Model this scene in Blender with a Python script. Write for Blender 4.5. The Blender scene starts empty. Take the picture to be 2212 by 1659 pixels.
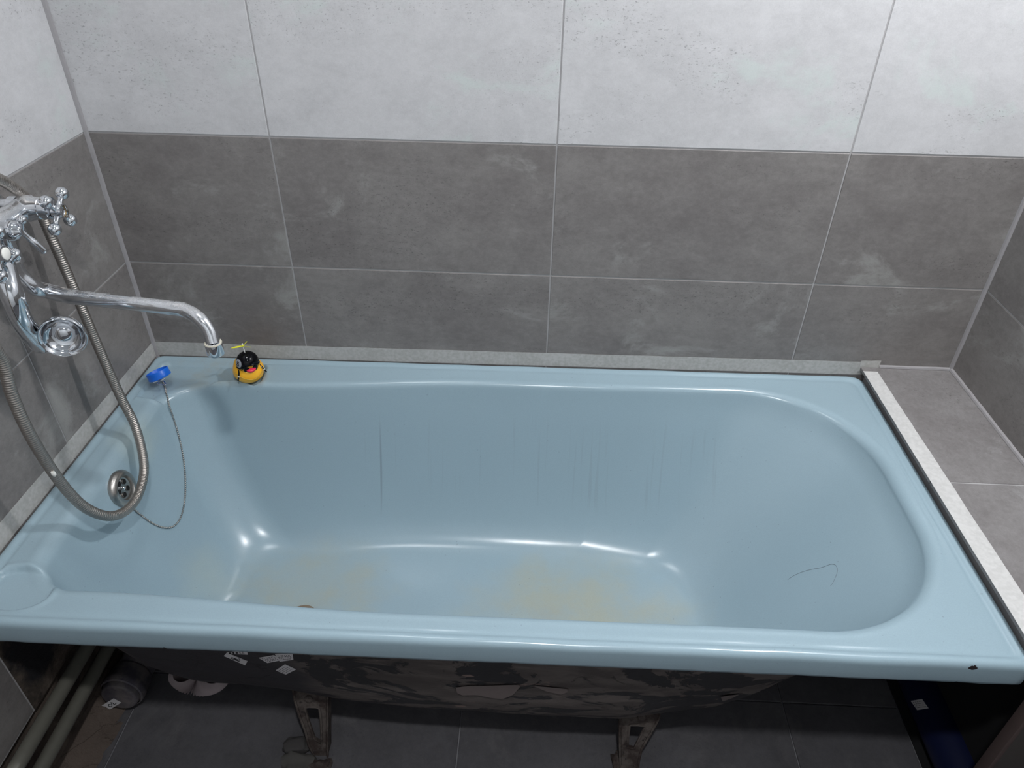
import bpy, bmesh, math, random
from mathutils import Vector, Matrix, noise
from mathutils.bvhtree import BVHTree
random.seed(7)
S = bpy.context.scene
COL = S.collection
ZF = 0.58                                   # height of the bath rim above the floor; shapes below are written relative to the rim

# ------------------------------------------------------------------ camera, world, lamps, exposure
IW, IH, FPX = 2212, 1659, 1584.81
CAMP = Vector((0.95688, -1.52229, 1.02154))
CAMR = Matrix(((0.99895948, -0.03666466, 0.02712314), (0.04338563, 0.58065831, -0.81299054), (0.01405874, 0.81332136, 0.58164484)))
cd = bpy.data.cameras.new('camera'); cam = bpy.data.objects.new('camera', cd); COL.objects.link(cam)
cd.sensor_fit = 'HORIZONTAL'; cd.sensor_width = 36.0; cd.lens = FPX/IW*36.0; cd.clip_start = 0.01; cd.clip_end = 50
cam.matrix_world = Matrix.Translation(CAMP+Vector((0, 0, ZF))) @ CAMR.to_4x4()
S.camera = cam
w = bpy.data.worlds.new('world'); S.world = w; w.use_nodes = True
w.node_tree.nodes['Background'].inputs[0].default_value = (0.8, 0.9, 1, 1)
w.node_tree.nodes['Background'].inputs[1].default_value = 0.02
S.view_settings.view_transform = 'Standard'; S.view_settings.look = 'None'
S.view_settings.gamma = 1; S.view_settings.use_curve_mapping = False
S.view_settings.exposure = 0.78
CEIL = 1.78
LAMPS = [((1.84, -0.46, CEIL-0.03), 11.0, 0.09, (0.985, 0.99, 1.0)), ((1.02, -1.50, CEIL-0.03), 9.0, 0.09, (0.985, 0.99, 1.0)),
         ((0.50, -0.42, CEIL-0.03), 2.6, 0.30, (0.985, 0.99, 1.0))]  # third lamp is an added soft fill, not a known fitting
for i, (p, e, sz, c) in enumerate(LAMPS):
    ld = bpy.data.lights.new('lamp_light', 'AREA'); ld.shape = 'DISK'; ld.size = sz; ld.energy = e; ld.color = c
    lo = bpy.data.objects.new('lamp_light', ld); COL.objects.link(lo); lo.location = (p[0], p[1], p[2]+ZF)

# ------------------------------------------------------------------ pixel helpers (turn a measured image point into a point of the room)
def ray(u, v): return CAMR @ Vector(((u-IW/2)/FPX, -(v-IH/2)/FPX, -1))
def at(u, v, ax, val):
    d = ray(u, v); return CAMP + d*((val-CAMP[ax])/d[ax])
def atp(u, v, p, n):
    d = ray(u, v); p = Vector(p); n = Vector(n); return CAMP + d*((p-CAMP).dot(n)/d.dot(n))

# ------------------------------------------------------------------ object helpers
ORG = {}
TOP = []
def link(o, parent, org):
    ORG[o.name] = Vector(org); COL.objects.link(o)
    if parent is not None:
        o.parent = parent; o.location = Vector(org)-ORG[parent.name]
    else:
        o.location = org; TOP.append(o)
def tag(o, label=None, cat=None, group=None, kind=None):
    if label: o['label'] = label
    if cat: o['category'] = cat
    if group: o['group'] = group
    if kind: o['kind'] = kind
    return o
def thing(name, org, label, cat, group=None):
    o = bpy.data.objects.new(name, None); o.empty_display_size = 0.03
    link(o, None, org); return tag(o, label, cat, group)
def obj(name, vf, mat, parent=None, smooth=True, org=None, kind=None, angle=None):
    V, F = vf
    V = [Vector(v) for v in V]
    lo = Vector([min(v[i] for v in V) for i in range(3)]); hi = Vector([max(v[i] for v in V) for i in range(3)])
    c = Vector(org) if org is not None else (lo+hi)/2
    if parent is None and org is None: c.z = lo.z
    me = bpy.data.meshes.new(name); me.from_pydata([v-c for v in V], [], F); me.update()
    if smooth:
        for p in me.polygons: p.use_smooth = True
        if angle is None: angle = 40
        try: me.set_sharp_from_angle(angle=math.radians(angle))
        except Exception: pass
    if mat: me.materials.append(mat)
    o = bpy.data.objects.new(name, me); link(o, parent, c)
    if kind: o['kind'] = kind
    return o
def join(*vfs):
    V, F = [], []
    for v, f in vfs:
        n = len(V); V += list(v); F += [tuple(i+n for i in q) for q in f]
    return V, F
def boxvf(a, b):
    x0, y0, z0 = a; x1, y1, z1 = b
    V = [(x0,y0,z0),(x1,y0,z0),(x1,y1,z0),(x0,y1,z0),(x0,y0,z1),(x1,y0,z1),(x1,y1,z1),(x0,y1,z1)]
    return V, [(0,3,2,1),(4,5,6,7),(0,1,5,4),(1,2,6,5),(2,3,7,6),(3,0,4,7)]
def bbox(a, b, r, seg=2):
    bm = bmesh.new(); V, F = boxvf(a, b)
    vs = [bm.verts.new(v) for v in V]; [bm.faces.new([vs[i] for i in f]) for f in F]
    bmesh.ops.bevel(bm, geom=bm.edges[:], offset=r, segments=seg, profile=0.5, affect='EDGES')
    return bmvf(bm)
def bmvf(bm):
    bm.verts.ensure_lookup_table(); bm.verts.index_update()
    r = [v.co.copy() for v in bm.verts], [tuple(v.index for v in f.verts) for f in bm.faces]; bm.free(); return r
def basis(d):
    d = Vector(d).normalized(); a = Vector((0, 0, 1)) if abs(d.z) < 0.9 else Vector((1, 0, 0))
    x = a.cross(d).normalized(); return x, d.cross(x), d
def lathe(prof, p, d, n=32, cap=True):
    """prof: list of (radius, height along d)"""
    x, y, z = basis(d); p = Vector(p); V, F = [], []
    for r, h in prof:
        for k in range(n):
            a = 2*math.pi*k/n; V.append(p+z*h+(x*math.cos(a)+y*math.sin(a))*r)
    for i in range(len(prof)-1):
        for k in range(n):
            k2 = (k+1) % n; F.append((i*n+k, i*n+k2, (i+1)*n+k2, (i+1)*n+k))
    if cap:
        F.append(tuple(reversed(range(n)))); F.append(tuple((len(prof)-1)*n+k for k in range(n)))
    return V, F
def sphere(p, r, seg=20, rings=12, sc=(1, 1, 1), rot=None):
    V, F = [], []; p = Vector(p); R = rot or Matrix.Identity(3)
    V.append(p+R@Vector((0, 0, r*sc[2])))
    for i in range(1, rings):
        t = math.pi*i/rings
        for k in range(seg):
            a = 2*math.pi*k/seg
            V.append(p+R@Vector((r*sc[0]*math.sin(t)*math.cos(a), r*sc[1]*math.sin(t)*math.sin(a), r*sc[2]*math.cos(t))))
    V.append(p+R@Vector((0, 0, -r*sc[2])))
    for k in range(seg): F.append((0, 1+k, 1+(k+1) % seg))
    for i in range(rings-2):
        for k in range(seg):
            a = 1+i*seg+k; b = 1+i*seg+(k+1) % seg; F.append((a, a+seg, b+seg, b))
    e = len(V)-1; b0 = 1+(rings-2)*seg
    for k in range(seg): F.append((e, b0+(k+1) % seg, b0+k))
    return V, F
def spline(pts, n=12):
    P = [Vector(p) for p in pts]; P = [P[0]*2-P[1]]+P+[P[-1]*2-P[-2]]; out = []
    for i in range(1, len(P)-2):
        a, b, c, d = P[i-1:i+3]
        for k in range(n):
            t = k/n; out.append(0.5*((2*b)+(c-a)*t+(2*a-5*b+4*c-d)*t*t+(3*b-a-3*c+d)*t**3))
    out.append(P[-2]); return out
def resample(P, step):
    L = [0]
    for a, b in zip(P, P[1:]): L.append(L[-1]+(b-a).length)
    n = max(2, int(round(L[-1]/step))); out = []; j = 0
    for k in range(n+1):
        s = L[-1]*k/n
        while j < len(L)-2 and L[j+1] < s: j += 1
        t = (s-L[j])/max(1e-9, L[j+1]-L[j]); out.append(P[j].lerp(P[j+1], min(1, max(0, t))))
    return out
def tube(P, rad, n=16, cap=True, sc=None):
    """rad: number or function(index, fraction); sc optional (a,b) fractions of the section"""
    P = [Vector(p) for p in P]; V, F = [], []; m = len(P); up = None
    for i, p in enumerate(P):
        d = (P[min(i+1, m-1)]-P[max(i-1, 0)]).normalized()
        if up is None: x, y, _ = basis(d)
        else:
            x = (up-d*up.dot(d)).normalized(); y = d.cross(x)
        up = x
        r = rad(i, i/(m-1)) if callable(rad) else rad
        rx, ry = (r if isinstance(r, tuple) else (r, r))
        for k in range(n):
            a = 2*math.pi*k/n; V.append(p+x*math.cos(a)*rx+y*math.sin(a)*ry)
    for i in range(m-1):
        for k in range(n):
            k2 = (k+1) % n; F.append((i*n+k, i*n+k2, (i+1)*n+k2, (i+1)*n+k))
    if cap: F.append(tuple(reversed(range(n)))); F.append(tuple((m-1)*n+k for k in range(n)))
    return V, F
def extrude_poly(outer, hole, vec):
    bm = bmesh.new(); vec = Vector(vec)
    for loop in ([outer] + ([hole] if hole else [])):
        vs = [bm.verts.new(p) for p in loop]
        for a, b in zip(vs, vs[1:]+vs[:1]): bm.edges.new((a, b))
    bmesh.ops.triangle_fill(bm, edges=bm.edges[:], use_beauty=True)
    g = bmesh.ops.extrude_face_region(bm, geom=bm.faces[:])
    bmesh.ops.translate(bm, verts=[e for e in g['geom'] if isinstance(e, bmesh.types.BMVert)], vec=vec)
    bmesh.ops.recalc_face_normals(bm, faces=bm.faces[:]); return bmvf(bm)
def lump(p, sc, seed, amp=0.25, sub=3):
    bm = bmesh.new(); bmesh.ops.create_icosphere(bm, subdivisions=sub, radius=1)
    for v in bm.verts:
        d = v.co.copy(); s = 1+amp*noise.noise(d*1.6+Vector((seed, seed*1.3, 0)))*2
        v.co = Vector((math.copysign(abs(d.x)**0.7, d.x)*sc[0]*s, math.copysign(abs(d.y)**0.7, d.y)*sc[1]*s, math.copysign(abs(d.z)**0.7, d.z)*sc[2]*s))+Vector(p)
    return bmvf(bm)

# ------------------------------------------------------------------ materials
def lin(c):
    return tuple(((x/255)/12.92 if x/255 <= 0.04045 else ((x/255+0.055)/1.055)**2.4) for x in c)+(1,)
class M:
    def __init__(s, name):
        s.m = bpy.data.materials.new(name); s.m.use_nodes = True; s.t = s.m.node_tree
        s.b = s.t.nodes['Principled BSDF']; s.pos = s.t.nodes.new('ShaderNodeNewGeometry').outputs['Position']
    def n(s, typ, **kw):
        x = s.t.nodes.new(typ)
        for k, v in kw.items(): setattr(x, k, v)
        return x
    def l(s, a, b): s.t.links.new(a, b)
    def inp(s, sock, v):
        if isinstance(v, bpy.types.NodeSocket): s.l(v, sock)
        elif isinstance(v, (int, float)): sock.default_value = v
        else: sock.default_value = v if len(v) == len(sock.default_value) else tuple(v)[:len(sock.default_value)]
    def math(s, op, a, b=0.0, clamp=False):
        x = s.n('ShaderNodeMath', operation=op, use_clamp=clamp); s.inp(x.inputs[0], a); s.inp(x.inputs[1], b); return x.outputs[0]
    def noise(s, scale, detail=4, rough=0.55, vec=None, dist=0.0, stretch=None, off=None):
        x = s.n('ShaderNodeTexNoise'); x.inputs['Scale'].default_value = scale; x.inputs['Detail'].default_value = detail
        x.inputs['Roughness'].default_value = rough; x.inputs['Distortion'].default_value = dist
        v = vec or s.pos
        if stretch or off is not None:
            mp = s.n('ShaderNodeMapping'); s.l(v, mp.inputs[0])
            if stretch: mp.inputs['Scale'].default_value = stretch
            if off is not None: s.inp(mp.inputs['Location'], off)
            v = mp.outputs[0]
        s.l(v, x.inputs['Vector']); return x.outputs['Fac']
    def vor(s, scale, feature='F1', vec=None):
        x = s.n('ShaderNodeTexVoronoi', feature=feature); x.inputs['Scale'].default_value = scale; s.l(vec or s.pos, x.inputs['Vector']); return x.outputs['Distance']
    def rng(s, v, a, b, c=0.0, d=1.0):
        x = s.n('ShaderNodeMapRange', interpolation_type='SMOOTHSTEP'); s.inp(x.inputs[0], v)
        for i, q in enumerate((a, b, c, d)): x.inputs[i+1].default_value = q
        return x.outputs[0]
    def mix(s, f, a, b, mode='MIX'):
        x = s.n('ShaderNodeMix', data_type='RGBA', blend_type=mode); s.inp(x.inputs[0], f); s.inp(x.inputs[6], a); s.inp(x.inputs[7], b); return x.outputs[2]
    def blob(s, c, r, soft=0.5, warp=0.0, wscale=12):
        """soft ellipsoid mask: centre c and radii r in rim-relative room coordinates"""
        mp = s.n('ShaderNodeVectorMath', operation='SUBTRACT'); s.l(s.pos, mp.inputs[0]); mp.inputs[1].default_value = (c[0], c[1], c[2]+ZF)
        dv = s.n('ShaderNodeVectorMath', operation='DIVIDE'); s.l(mp.outputs[0], dv.inputs[0]); dv.inputs[1].default_value = r
        ln = s.n('ShaderNodeVectorMath', operation='LENGTH'); s.l(dv.outputs[0], ln.inputs[0]); d = ln.outputs['Value']
        if warp: d = s.math('ADD', d, s.math('MULTIPLY', s.math('SUBTRACT', s.noise(wscale, 5, 0.6), 0.5), warp*2))
        return s.rng(d, 1.0-soft, 1.0, 1.0, 0.0)
    def bump(s, h, strength=0.3, dist=0.002):
        x = s.n('ShaderNodeBump'); x.inputs['Strength'].default_value = strength; x.inputs['Distance'].default_value = dist
        s.l(h, x.inputs['Height']); s.l(x.outputs[0], s.b.inputs['Normal'])
    def set(s, col=None, rough=None, metal=None, coat=None, alpha=None, spec=None, ior=None):
        for k, v in (('Base Color', col), ('Roughness', rough), ('Metallic', metal), ('Coat Weight', coat), ('Alpha', alpha), ('Specular IOR Level', spec), ('IOR', ior)):
            if v is not None: s.inp(s.b.inputs[k], v)
        return s.m

def tile_mat(name, c_lo, c_hi, c_light, pit, rough, axis):
    m = M(name); oi = m.n('ShaderNodeObjectInfo').outputs['Random']
    cb = m.n('ShaderNodeCombineXYZ'); m.l(m.math('MULTIPLY', oi, 9.0), cb.inputs[0]); m.l(m.math('MULTIPLY', oi, 23.0), cb.inputs[1]); m.l(m.math('MULTIPLY', oi, 5.0), cb.inputs[2])
    st = {'x': (0.8, 1, 1.15), 'y': (1, 0.8, 1.15), 'h': (1.0, 0.9, 1)}[axis]; off = cb.outputs[0]
    big = m.noise(3.2, 10, 0.66, stretch=st, off=off, dist=0.3); mid = m.noise(16, 10, 0.72, stretch=st, off=off, dist=0.4)
    gr = m.noise(75, 8, 0.8, stretch=st, off=off)
    f = m.rng(m.math('ADD', m.math('ADD', m.math('MULTIPLY', big, 0.34), m.math('MULTIPLY', mid, 0.33)), m.math('MULTIPLY', gr, 0.33)), 0.34, 0.66)
    col = m.mix(f, c_lo, c_hi)
    patch = m.rng(m.noise(5.5, 10, 0.68, stretch=st, off=off, dist=0.5), 0.54, 0.68)
    col = m.mix(m.math('MULTIPLY', patch, 0.65), col, c_light)
    # weathered bands of small dark pits
    band = m.rng(m.noise(2.6, 5, 0.65, stretch=(st[0]*0.8, st[1]*0.8, st[2]*2.2), off=off, dist=0.5), 0.50, 0.60)
    pits = m.rng(m.noise(170, 4, 0.75, stretch=(st[0], st[1], st[2]*1.3), off=off), 0.57, 0.66)
    pm = m.math('MULTIPLY', band, pits)
    col = m.mix(m.math('MULTIPLY', pm, pit), col, tuple(x*0.35 for x in c_lo[:3])+(1,))
    fine = m.noise(420, 2, 0.6); col = m.mix(0.16, col, m.mix(fine, (0.15, 0.15, 0.15, 1), (0.85, 0.85, 0.85, 1)), 'OVERLAY')
    m.set(col=col, rough=m.math('ADD', rough, m.math('MULTIPLY', mid, 0.15)), spec=0.35)
    m.bump(m.math('SUBTRACT', m.math('ADD', m.math('MULTIPLY', mid, 0.5), m.math('MULTIPLY', fine, 0.15)), m.math('MULTIPLY', pm, 0.6)), 0.35, 0.0012)
    return m.m
def tilepair(axis):
    return (tile_mat('grey_tile_'+axis, lin((110, 106, 105)), lin((138, 135, 133)), lin((160, 160, 157)), 0.55, 0.42, axis),
            tile_mat('white_tile_'+axis, lin((186, 186, 188)), lin((206, 206, 208)), lin((198, 208, 205)), 0.55, 0.38, axis))
GX, WX = tilepair('x'); GY, WY = tilepair('y'); GH = tile_mat('grey_tile_flat', lin((108, 104, 104)), lin((136, 134, 134)), lin((158, 158, 158)), 0.7, 0.42, 'h')
FT = tile_mat('floor_tile_mat', lin((74, 73, 76)), lin((92, 91, 95)), lin((104, 102, 104)), 0.3, 0.5, 'h')
m = M('grout'); GROUT = m.set(col=m.mix(m.noise(60, 4), lin((158, 157, 158)), lin((180, 179, 180))), rough=0.85)
m = M('silicone'); SIL = m.set(col=m.mix(m.noise(40, 4), lin((140, 138, 140)), lin((160, 158, 160))), rough=0.5)
m = M('floor_grout'); FGROUT = m.set(col=lin((128, 128, 132)), rough=0.85)
m = M('raw_plaster'); n1 = m.noise(9, 8, 0.7, dist=0.5); n2 = m.noise(60, 6, 0.7)
c = m.mix(m.rng(n1, 0.35, 0.65), lin((58, 50, 44)), lin((112, 100, 90)))
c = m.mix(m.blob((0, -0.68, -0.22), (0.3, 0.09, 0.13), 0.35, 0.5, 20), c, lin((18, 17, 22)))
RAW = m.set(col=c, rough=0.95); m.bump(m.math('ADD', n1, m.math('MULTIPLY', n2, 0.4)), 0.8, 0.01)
m = M('mortar'); n1 = m.noise(14, 8, 0.7); wv = m.n('ShaderNodeVectorMath', operation='ADD'); m.l(m.pos, wv.inputs[0]); cb = m.n('ShaderNodeCombineXYZ'); q_ = m.math('MULTIPLY', m.noise(20, 6, 0.7), 0.12); m.l(q_, cb.inputs[0]); m.l(q_, cb.inputs[1]); m.l(cb.outputs[0], wv.inputs[1]); cr = m.vor(13, 'DISTANCE_TO_EDGE', wv.outputs[0])
c = m.mix(n1, lin((72, 62, 56)), lin((112, 100, 92))); c = m.mix(m.rng(cr, 0.0, 0.02, 0.6, 0), c, lin((35, 28, 24)))
MORTAR = m.set(col=c, rough=0.95); m.bump(m.noise(70, 6, 0.7), 0.7, 0.006)
m = M('ceiling_paint'); PAINT = m.set(col=lin((215, 218, 220)), rough=0.8)
m = M('chrome'); dn = m.noise(25, 6, 0.65); up = m.n('ShaderNodeSeparateXYZ'); g = m.t.nodes['Geometry']; m.l(g.outputs['Normal'], up.inputs[0])
dust = m.math('MULTIPLY', m.rng(up.outputs[2], 0.45, 0.95), m.rng(dn, 0.40, 0.62))
dust = m.math('MULTIPLY', dust, m.rng(m.noise(300, 3, 0.7), 0.35, 0.6, 0.35, 0.8))
CHROME = m.set(col=m.mix(dust, lin((225, 228, 232)), lin((150, 148, 148))), metal=m.math('SUBTRACT', 1.0, m.math('MULTIPLY', dust, 0.85)),
               rough=m.math('ADD', 0.13, m.math('MULTIPLY', dust, 0.5)))
m = M('clean_chrome'); CHROME2 = m.set(col=lin((225, 228, 232)), metal=1.0, rough=0.06)
m = M('dull_steel'); STEEL = m.set(col=lin((175, 172, 168)), metal=1.0, rough=m.math('ADD', 0.22, m.math('MULTIPLY', m.noise(40, 5), 0.2)))
m = M('hose_steel'); HOSE = m.set(col=lin((172, 166, 160)), metal=1.0, rough=0.40)
m = M('brass'); BRASS = m.set(col=lin((120, 105, 80)), metal=0.8, rough=0.5)
m = M('scale'); SCALE = m.set(col=lin((200, 195, 180)), rough=0.8)
def plain(name, c, rough=0.5, metal=0.0, **k):
    q = M(name); f = q.noise(80, 4); return q.set(col=q.mix(f, lin(c), lin(tuple(min(255, int(x*1.08)+2) for x in c))), rough=rough, metal=metal, **k)
WHITEP = plain('white_plastic', (225, 225, 220), 0.3)
m = M('void'); VOID = m.set(col=(0.004, 0.004, 0.005, 1), rough=0.9)  # near-black that stands in for shade inside hollows

# enamel of the bath
m = M('blue_enamel')
base = m.mix(m.noise(2.5, 4), lin((144, 166, 177)), lin((150, 172, 183)))
yel = m.math('MAXIMUM', m.blob((1.08, -0.42, -0.39), (0.34, 0.20, 0.09), 0.7, 0.4, 9), m.blob((0.46, -0.40, -0.37), (0.27, 0.17, 0.10), 0.8, 0.5, 9))
yel = m.math('MULTIPLY', yel, m.rng(m.noise(7, 7, 0.7), 0.36, 0.62, 0.45, 0.95))
base = m.mix(m.math('MULTIPLY', yel, 0.75), base, lin((166, 167, 148)))
brown = m.math('MAXIMUM', m.blob((0.45, -0.47, -0.38), (0.09, 0.08, 0.05), 0.8, 0.5, 16), m.blob((1.02, -0.45, -0.38), (0.07, 0.10, 0.05), 0.9, 0.6, 16))
base = m.mix(m.math('MULTIPLY', brown, 0.16), base, lin((150, 132, 104)))
pale = m.math('MAXIMUM', m.blob((0.24, -0.42, -0.31), (0.09, 0.13, 0.11), 0.8, 0.4, 12), m.blob((0.07, -0.30, -0.06), (0.05, 0.10, 0.08), 0.8, 0.4, 14))
base = m.mix(m.math('MULTIPLY', pale, 0.45), base, lin((176, 186, 176)))
str_ = m.math('MULTIPLY', m.rng(m.noise(95, 3, 0.5, stretch=(1, 0.03, 0.03)), 0.60, 0.72), m.blob((1.1, -0.12, -0.22), (0.75, 0.12, 0.16), 0.5, 0.3, 6))
base = m.mix(m.math('MULTIPLY', str_, 0.12), base, lin((112, 120, 118)))
drip = m.math('MULTIPLY', m.blob((0.585, -0.14, -0.24), (0.0035, 0.14, 0.17), 0.7), 0.45)
base = m.mix(drip, base, lin((110, 122, 124)))
st2 = m.blob((0.30, -0.09, -0.012), (0.016, 0.034, 0.02), 0.8, 0.3, 30)
base = m.mix(m.math('MULTIPLY', st2, 0.55), base, lin((128, 118, 100)))
dirt = m.math('MULTIPLY', m.blob((0.16, -0.08, -0.01), (0.17, 0.09, 0.03), 0.6, 0.4, 14), m.rng(m.noise(16, 6, 0.7), 0.38, 0.6))
base = m.mix(m.math('MULTIPLY', dirt, 0.55), base, lin((150, 156, 148)))
speck = m.math('MULTIPLY', m.rng(m.vor(60), 0.05, 0.09, 1, 0), m.rng(m.noise(8, 3), 0.5, 0.6))
base = m.mix(m.math('MULTIPLY', speck, 0.4), base, lin((100, 108, 108)))
chips = m.math('MAXIMUM', m.blob((1.672, -0.806, -0.010), (0.0080, 0.02, 0.0042), 0.15, 0.7, 170), m.blob((1.66, -0.81, -0.052), (0.004, 0.02, 0.004), 0.15, 0.4, 200))
chips = m.math('MAXIMUM', chips, m.blob((0.36, -0.81, -0.060), (0.003, 0.02, 0.004), 0.2, 0.8, 300))
base = m.mix(chips, base, lin((38, 32, 34)))
fn = m.noise(500, 2, 0.6); base = m.mix(0.12, base, m.mix(fn, (0.2, 0.2, 0.2, 1), (0.8, 0.8, 0.8, 1)), 'OVERLAY')
wear = m.blob((0.8, -0.42, -0.38), (0.75, 0.28, 0.2), 0.6)
ENAMEL = m.set(col=base, rough=m.math('ADD', 0.20, m.math('MULTIPLY', m.noise(30, 6, 0.6), 0.055)), spec=0.5)
m.bump(m.math('ADD', m.math('MULTIPLY', m.noise(18, 3), 1.0), m.math('MULTIPLY', m.noise(160, 3), 0.10)), 0.12, 0.002)

m = M('flaking_paint'); n1 = m.noise(5.5, 8, 0.62, stretch=(1, 1, 2.2), dist=0.8); n2 = m.noise(13, 7, 0.65, stretch=(0.7, 1, 2), dist=0.6)
c = m.mix(m.rng(n2, 0.4, 0.6), lin((76, 70, 68)), lin((96, 89, 86)))
c = m.mix(m.rng(n1, 0.505, 0.53), c, lin((44, 43, 46)))
c = m.mix(m.rng(m.noise(17, 4, 0.6, stretch=(0.6, 1, 1.6)), 0.66, 0.68), c, lin((126, 108, 102)))
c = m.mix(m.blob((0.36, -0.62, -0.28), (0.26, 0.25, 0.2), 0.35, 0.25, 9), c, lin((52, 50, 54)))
FLAKE = m.set(col=c, rough=0.7); m.bump(m.math('ADD', m.rng(n1, 0.505, 0.53, 1, 0), m.math('MULTIPLY', n2, 0.4)), 0.7, 0.004)
m = M('rusty_iron'); n1 = m.noise(26, 8, 0.68)
c = m.mix(m.rng(n1, 0.38, 0.62), lin((54, 44, 41)), lin((90, 83, 79))); c = m.mix(m.rng(m.noise(60, 6, 0.7), 0.58, 0.66), c, lin((38, 32, 32)))
RUST = m.set(col=c, rough=0.85, metal=0.1); m.bump(n1, 0.8, 0.004)
m = M('paper_tape'); n1 = m.noise(120, 3, 0.5); n2 = m.noise(14, 5, 0.6)
TAPE = m.set(col=m.mix(m.rng(m.math('ADD', m.math('MULTIPLY', n1, 0.6), m.math('MULTIPLY', n2, 0.4)), 0.35, 0.65), lin((196, 196, 192)), lin((216, 216, 214))), rough=0.75, alpha=0.68)
m.bump(m.math('ADD', n1, n2), 0.3, 0.001)
m = M('paper_tape_thick'); n1 = m.noise(120, 3, 0.5)
TAPE2 = m.set(col=m.mix(m.rng(n1, 0.25, 0.75), lin((196, 196, 195)), lin((210, 210, 209))), rough=0.75, alpha=0.9); m.bump(n1, 0.1, 0.0005)
m = M('grey_pipe'); n1 = m.noise(22, 7, 0.7)
GPIPE = m.set(col=m.mix(m.rng(n1, 0.4, 0.65), lin((78, 76, 84)), lin((112, 106, 106))), rough=0.5); m.bump(m.noise(60, 5), 0.3, 0.002)
PPR = plain('heating_pipe', (94, 93, 86), 0.4)
NAVY = plain('navy_plastic', (18, 24, 54), 0.4)
PAPER = plain('label_paper', (196, 194, 196), 0.7)
INK = plain('ink', (26, 26, 30), 0.7)
YELLOW = plain('duck_yellow', (246, 178, 36), 0.35, coat=0.3)
LEMON = plain('propeller_yellow', (226, 226, 60), 0.35)
BLACK = plain('helmet_black', (5, 6, 11), 0.08, spec=0.3)
GREYD = plain('decal_grey', (150, 152, 160), 0.4)
PINK = plain('beak_red', (216, 40, 78), 0.3)
GOLD = plain('gold_chain', (214, 180, 84), 0.3, 0.7)
BLUE = plain('plug_blue', (20, 104, 214), 0.35)
CREAM = plain('corrugated_plastic', (176, 164, 166), 0.6)
PANEL = plain('panel_brown', (60, 56, 54), 0.6)
HAIR = plain('hair_brown', (60, 52, 50), 0.5)

# ------------------------------------------------------------------ the room
W1, WD, Z1, ZA, YL = 0.3905, 1.977, 0.2431, 0.5431, 0.397
YF = -2.35
def slab(name, a, b, mat): return tag(obj(name, boxvf(a, b), mat, None, smooth=False), kind='structure')
wall_back = slab('wall_back', (-0.12, 0.0015, -ZF), (WD+0.12, 0.12, CEIL), GROUT)
wall_left = slab('wall_left', (-0.12, YF, -0.36), (-0.0015, 0.0, CEIL), GROUT)
wall_right = slab('wall_right', (WD+0.0015, YF, -ZF), (WD+0.12, 0.0, CEIL), GROUT)
wall_front = slab('wall_front', (-0.12, YF-0.1, -ZF), (WD+0.12, YF, CEIL), PAINT)
ceiling = slab('ceiling', (-0.12, YF-0.1, CEIL), (WD+0.12, 0.12, CEIL+0.1), PAINT)
floor = slab('floor', (-0.12, YF-0.1, -ZF-0.1), (WD+0.12, 0.12, -ZF-0.0012), FGROUT)
slab('trim_1', (-0.12, YF, -ZF), (-0.012, 0.0, -0.36), RAW)          # raw wall foot behind the pipes
G = 0.0016
def tile(parent, axis, face, a0, a1, b0, b1, mat, sign):
    """tile whose face lies on axis=face; sign: direction out of the wall; (a,b): the other two axes"""
    t = 0.007; c = 0.0009
    rect = lambda i, d: [(a0+G+i, b0+G+i, d), (a1-G-i, b0+G+i, d), (a1-G-i, b1-G-i, d), (a0+G+i, b1-G-i, d)]
    V = rect(0, face-sign*t)+rect(0, face-sign*c)+rect(c, face)
    def mp(p):
        a, b, d = p
        return {0: (d, a, b), 1: (a, d, b), 2: (a, b, d)}[axis]
    V = [mp(p) for p in V]
    F = [(0, 1, 2, 3), (8, 9, 10, 11)]
    for k in range(4):
        k2 = (k+1) % 4; F += [(k, k2, 4+k2, 4+k), (4+k, 4+k2, 8+k2, 8+k)]
    bm = bmesh.new(); vs = [bm.verts.new(v) for v in V]; [bm.faces.new([vs[i] for i in f]) for f in F]
    bmesh.ops.recalc_face_normals(bm, faces=bm.faces[:])
    return obj('tile', bmvf(bm), mat, parent, smooth=False)
rows = [(-ZF, -0.357), (-0.357, Z1-0.3), (Z1-0.3, Z1), (Z1, ZA), (ZA, ZA+0.3), (ZA+0.3, ZA+0.6), (ZA+0.6, ZA+0.9), (ZA+0.9, CEIL)]
for z0, z1 in rows:
    gm, gy = (WX, WY) if z0 >= ZA-0.01 else (GX, GY)
    for x0, x1 in ((0, W1), (W1, W1+0.6), (W1+0.6, W1+1.2), (W1+1.2, WD)): tile(wall_back, 1, 0.0, x0, x1, z0, z1, gm, -1)
    for y0, y1 in ((-YL, 0), (-YL-0.6, -YL), (-YL-1.2, -YL-0.6), (YF, -YL-1.2)):
        if z0 > -0.1: tile(wall_left, 0, 0.0, y0, y1, z0, z1, gy, 1)
        tile(wall_right, 0, WD, y0, y1, z0, z1, gy, -1)
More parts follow.
